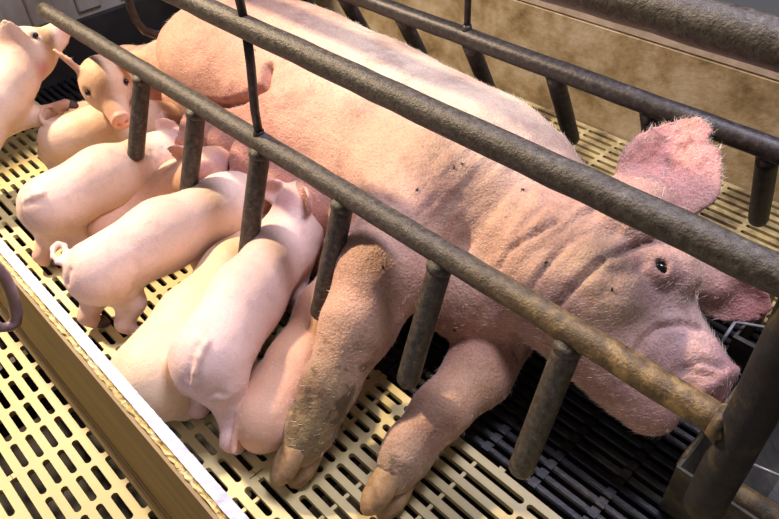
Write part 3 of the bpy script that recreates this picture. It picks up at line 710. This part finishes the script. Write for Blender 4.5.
# big pale piglet standing in the middle, curled tail
rump, mid, sh = W(100, 272, .165), W(163, 235, .170), W(226, 205, .165); fw = sh-rump
tl = W(72, 262, .20)
curl = [tl, W(66, 264, .205), W(58, 262, .21), W(53, 256, .215), W(53, 248, .22), W(58, 244, .22), W(64, 246, .215), W(66, 253, .21), W(62, 258, .21)]
piglet('pale piglet with a tightly curled tail, standing in the middle of the row', [(rump, .070), (mid, .073), (sh, .066), (W(255, 192, .15), .052)],
       W(278, 182, .13), (.1, .85, -.45), (0, .4, .9),
       [leg4(W(118, 285, .125), W(133, 330, .016), fw), leg4(W(85, 278, .11), W(95, 323, .016), fw), leg4(W(226, 228, .12), W(240, 262, .016), fw, 'f', .036), leg4(W(205, 232, .10), W(200, 282, .016), fw, 'f', .034)],
       curl, (.80, .59, .48), crease_px=[([(70, 270), (67, 284), (74, 300)], .005, .006), ([(135, 262), (139, 276), (133, 292)], .004, .010)])
# pale piglet nearest to the viewer's middle, standing over the yellow-tinted one
rump, mid, sh = W(210, 358, .165), W(247, 298, .168), W(285, 245, .16); fw = sh-rump
piglet('pale pink piglet standing rump-first with a thin tail, next to the muddy leg', [(rump, .072), (mid, .068), (sh, .062), (W(300, 224, .175), .050)],
       W(305, 206, .195), (-.1, .9, -.35), (-.2, .3, .9),
       [leg4(W(222, 385, .125), W(238, 448, .016), fw, 'h', .046), leg4(W(195, 375, .11), W(203, 410, .016), fw, 'h', .044), leg4(W(297, 265, .11), W(298, 322, .016), fw, 'f', .032), leg4(W(270, 262, .11), W(262, 320, .016), fw, 'f', .032)],
       None, (.78, .56, .48), tail_px=[(206, 345), (200, 358), (196, 372), (192, 386)],
       extra=flop_ear(294, 221, 277, 186, .255, .285, .033), patch=[(280, 205, .035, (.50, .25, .22), .75), (284, 194, .03, (.55, .27, .23), .6)], crease_px=[([(211, 345), (205, 360), (200, 376), (199, 392)], .004, .005), ([(198, 345), (192, 362), (188, 380)], .003, .005), ([(225, 395), (216, 392), (205, 398)], .003, .006)])
# piglet lying beside the board, yellow lamp light painted into its tint
rump, mid, sh = W(155, 377, .092), W(195, 322, .095), W(235, 272, .090)
piglet('piglet with yellow lamp light painted into its tint, lying on the floor beside the white-topped board, partly under a standing one', [(rump, .084), (mid, .072), (sh, .066), (W(262, 240, .085), .050)],
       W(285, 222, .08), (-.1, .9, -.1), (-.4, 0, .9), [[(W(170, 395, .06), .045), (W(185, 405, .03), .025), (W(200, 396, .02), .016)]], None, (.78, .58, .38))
# piglet along the sow's front leg, orange light painted into its tint
rump, mid, sh = W(268, 418, .075), W(298, 365, .080), W(325, 312, .085)
piglet('piglet with orange light painted into its tint, stretched on the floor along the muddy front leg of the sow', [(rump, .058), (mid, .056), (sh, .054), (W(345, 275, .09), .045)],
       W(352, 250, .10), (-.1, .9, 0), (-.4, 0, .9), [[(W(262, 400, .06), .042), (W(256, 382, .055), .03), (W(264, 366, .04), .018)], [(W(262, 430, .05), .04), (W(282, 432, .03), .022), (W(296, 424, .02), .016)]],
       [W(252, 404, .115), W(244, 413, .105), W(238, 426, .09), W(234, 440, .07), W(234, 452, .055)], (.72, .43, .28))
# piglet standing behind, tail laid flat
rump, mid, sh = W(52, 206, .165), W(105, 178, .170), W(150, 163, .145); fw = sh-rump
piglet('pale piglet with its tail tucked, left of the curly-tailed one, wrinkled orange neck', [(rump, .073), (mid, .072), (sh, .064), (W(170, 155, .15), .052)],
       W(188, 150, .12), (.2, .8, -.5), (0, .5, .85),
       [leg4(W(70, 215, .11), W(80, 262, .016), fw, 'h', .044), leg4(W(45, 220, .11), W(47, 262, .016), fw, 'h', .044), leg4(W(150, 182, .10), W(148, 222, .016), fw, 'f', .034), leg4(W(130, 185, .10), W(128, 225, .016), fw, 'f', .034)],
       None, (.78, .57, .45), ears=[((.45, .1, .5), None), ((-.45, -.35, .45), None)],
       tail_px=[(42, 194), (34, 196), (27, 199), (23, 204), (25, 212)], crease_px=[([(22, 205), (24, 218), (32, 228)], .004, .006), ([(30, 203), (40, 201), (46, 194)], .003, .004), ([(152, 150), (156, 165), (150, 180)], .003, .004), ([(162, 148), (166, 162), (160, 174)], .003, .004)])
# piglet low between the two standing ones, its tint carries orange light
rump, mid, sh = W(112, 228, .07), W(148, 202, .085), W(180, 183, .12)
piglet('piglet with orange light painted into its tint, lying low between two standing piglets, its mauve ear against the udder', [(rump, .055), (mid, .056), (sh, .053), (W(200, 176, .16), .046)],
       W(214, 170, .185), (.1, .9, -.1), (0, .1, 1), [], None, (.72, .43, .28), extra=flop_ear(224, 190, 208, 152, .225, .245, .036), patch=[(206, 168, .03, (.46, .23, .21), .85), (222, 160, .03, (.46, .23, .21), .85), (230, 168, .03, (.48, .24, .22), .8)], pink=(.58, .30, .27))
# piglet with curly tail further back
rump, mid, sh = W(64, 140, .115), W(100, 131, .125), W(138, 124, .12)
piglet('cream piglet with a loose curled tail, lying at the back below the blurred face', [(rump, .066), (mid, .064), (sh, .058), (W(158, 122, .12), .048)],
       W(172, 124, .12), (.1, .9, -.2), (0, .2, 1), [[(W(55, 152, .07), .045), (W(62, 172, .04), .025), (W(72, 176, .02), .016)]],
       [W(56, 119, .175), W(50, 124, .175), W(43, 122, .18), (W(40, 116, .185)), W(42, 109, .19), W(49, 106, .19), W(56, 108, .185), W(60, 113, .18)], (.78, .57, .42), ears=[None, ((-.3, -.2, .6), (.8, .1, .3))])
# two piglets scrambling at the back
piglet('piglet facing the viewer with a yellowish head and pink snout, behind the back rail post', [(W(150, 70, .12), .058), (W(140, 74, .17), .058), (W(125, 78, .22), .054), (W(114, 82, .25), .047)],
       W(105, 84, .275), t2*.70+r2*.22-u2*.62, u2*.75+t2*.5-r2*.2, [[(W(118, 90, .2), .032), (W(112, 112, .12), .022), (W(108, 122, .06), .016)]], None, (.74, .48, .30), hs=1.15,
       ears=[((-.6, -.3, .45), (.6, -.3, .5)), ((.75, .1, .35), (.3, -.3, .8))], earlen=.08)
piglet('piglet at the far left rearing up with its snout raised to the rail', [(W(-62, 170, .13), .068), (W(-30, 135, .19), .068), (W(0, 100, .24), .062), (W(14, 80, .27), .052)],
       W(27, 52, .305), r1*.62+u1*.62-t1*.30, -r1*.55+u1*.75+t1*.1, [[(W(8, 122, .18), .034), (W(40, 116, .17), .022), (W(66, 104, .165), .015)]], None, (.80, .60, .46), hs=1.2,
       ears=[(-r1*.25+u1*.8+t1*.2, None), (-r1*.45-u1*.5+t1*.35, None)], earlen=.062, patch=[(42, 70, .028, (.58, .26, .22), .9)])

# ------------------------------------------------------------------ flies on the sow
fb = None
for i, (px, py) in enumerate([(255, 50), (286, 59), (417, 190), (454, 168), (462, 164), (523, 190), (546, 262), (383, 268), (430, 300), (612, 290), (455, 330)]):
    h, n = hit(px, py)
    if h is None: continue
    root = empty('fly', h); tag(root, 'tiny black fly sitting on the hide of the sow', 'fly', 'flies on the sow')
    q = Vector(n).to_track_quat('Z', 'Y'); q = q @ Matrix.Rotation(random.uniform(0, 6.28), 3, 'Z').to_quaternion(); root.rotation_euler = q.to_euler()
    if fb is None:
        bm = bmesh.new(); bmesh.ops.create_uvsphere(bm, u_segments=8, v_segments=6, radius=1)
        for v in bm.verts: v.co = Vector((v.co.x*.0032, v.co.y*.0017, v.co.z*.0015+.0017))
        fb = bm_mesh('fly_body', bm); fb.materials.append(M['fly'])
        fw_ = mesh('wing', [(.001, 0, .0032), (-.0038, .0022, .0028), (-.0045, .0008, .0028), (-.0038, -.0022, .0028), (-.0045, -.0008, .0028), (.001, 0, .0036)], [(0, 1, 2), (0, 4, 3), (5, 2, 1), (5, 3, 4)]); fw_.materials.append(M['fly'])
    for nm, me in (('body', fb), ('wing', fw_)):
        o = bpy.data.objects.new(nm, me); COL.objects.link(o); o.parent = root
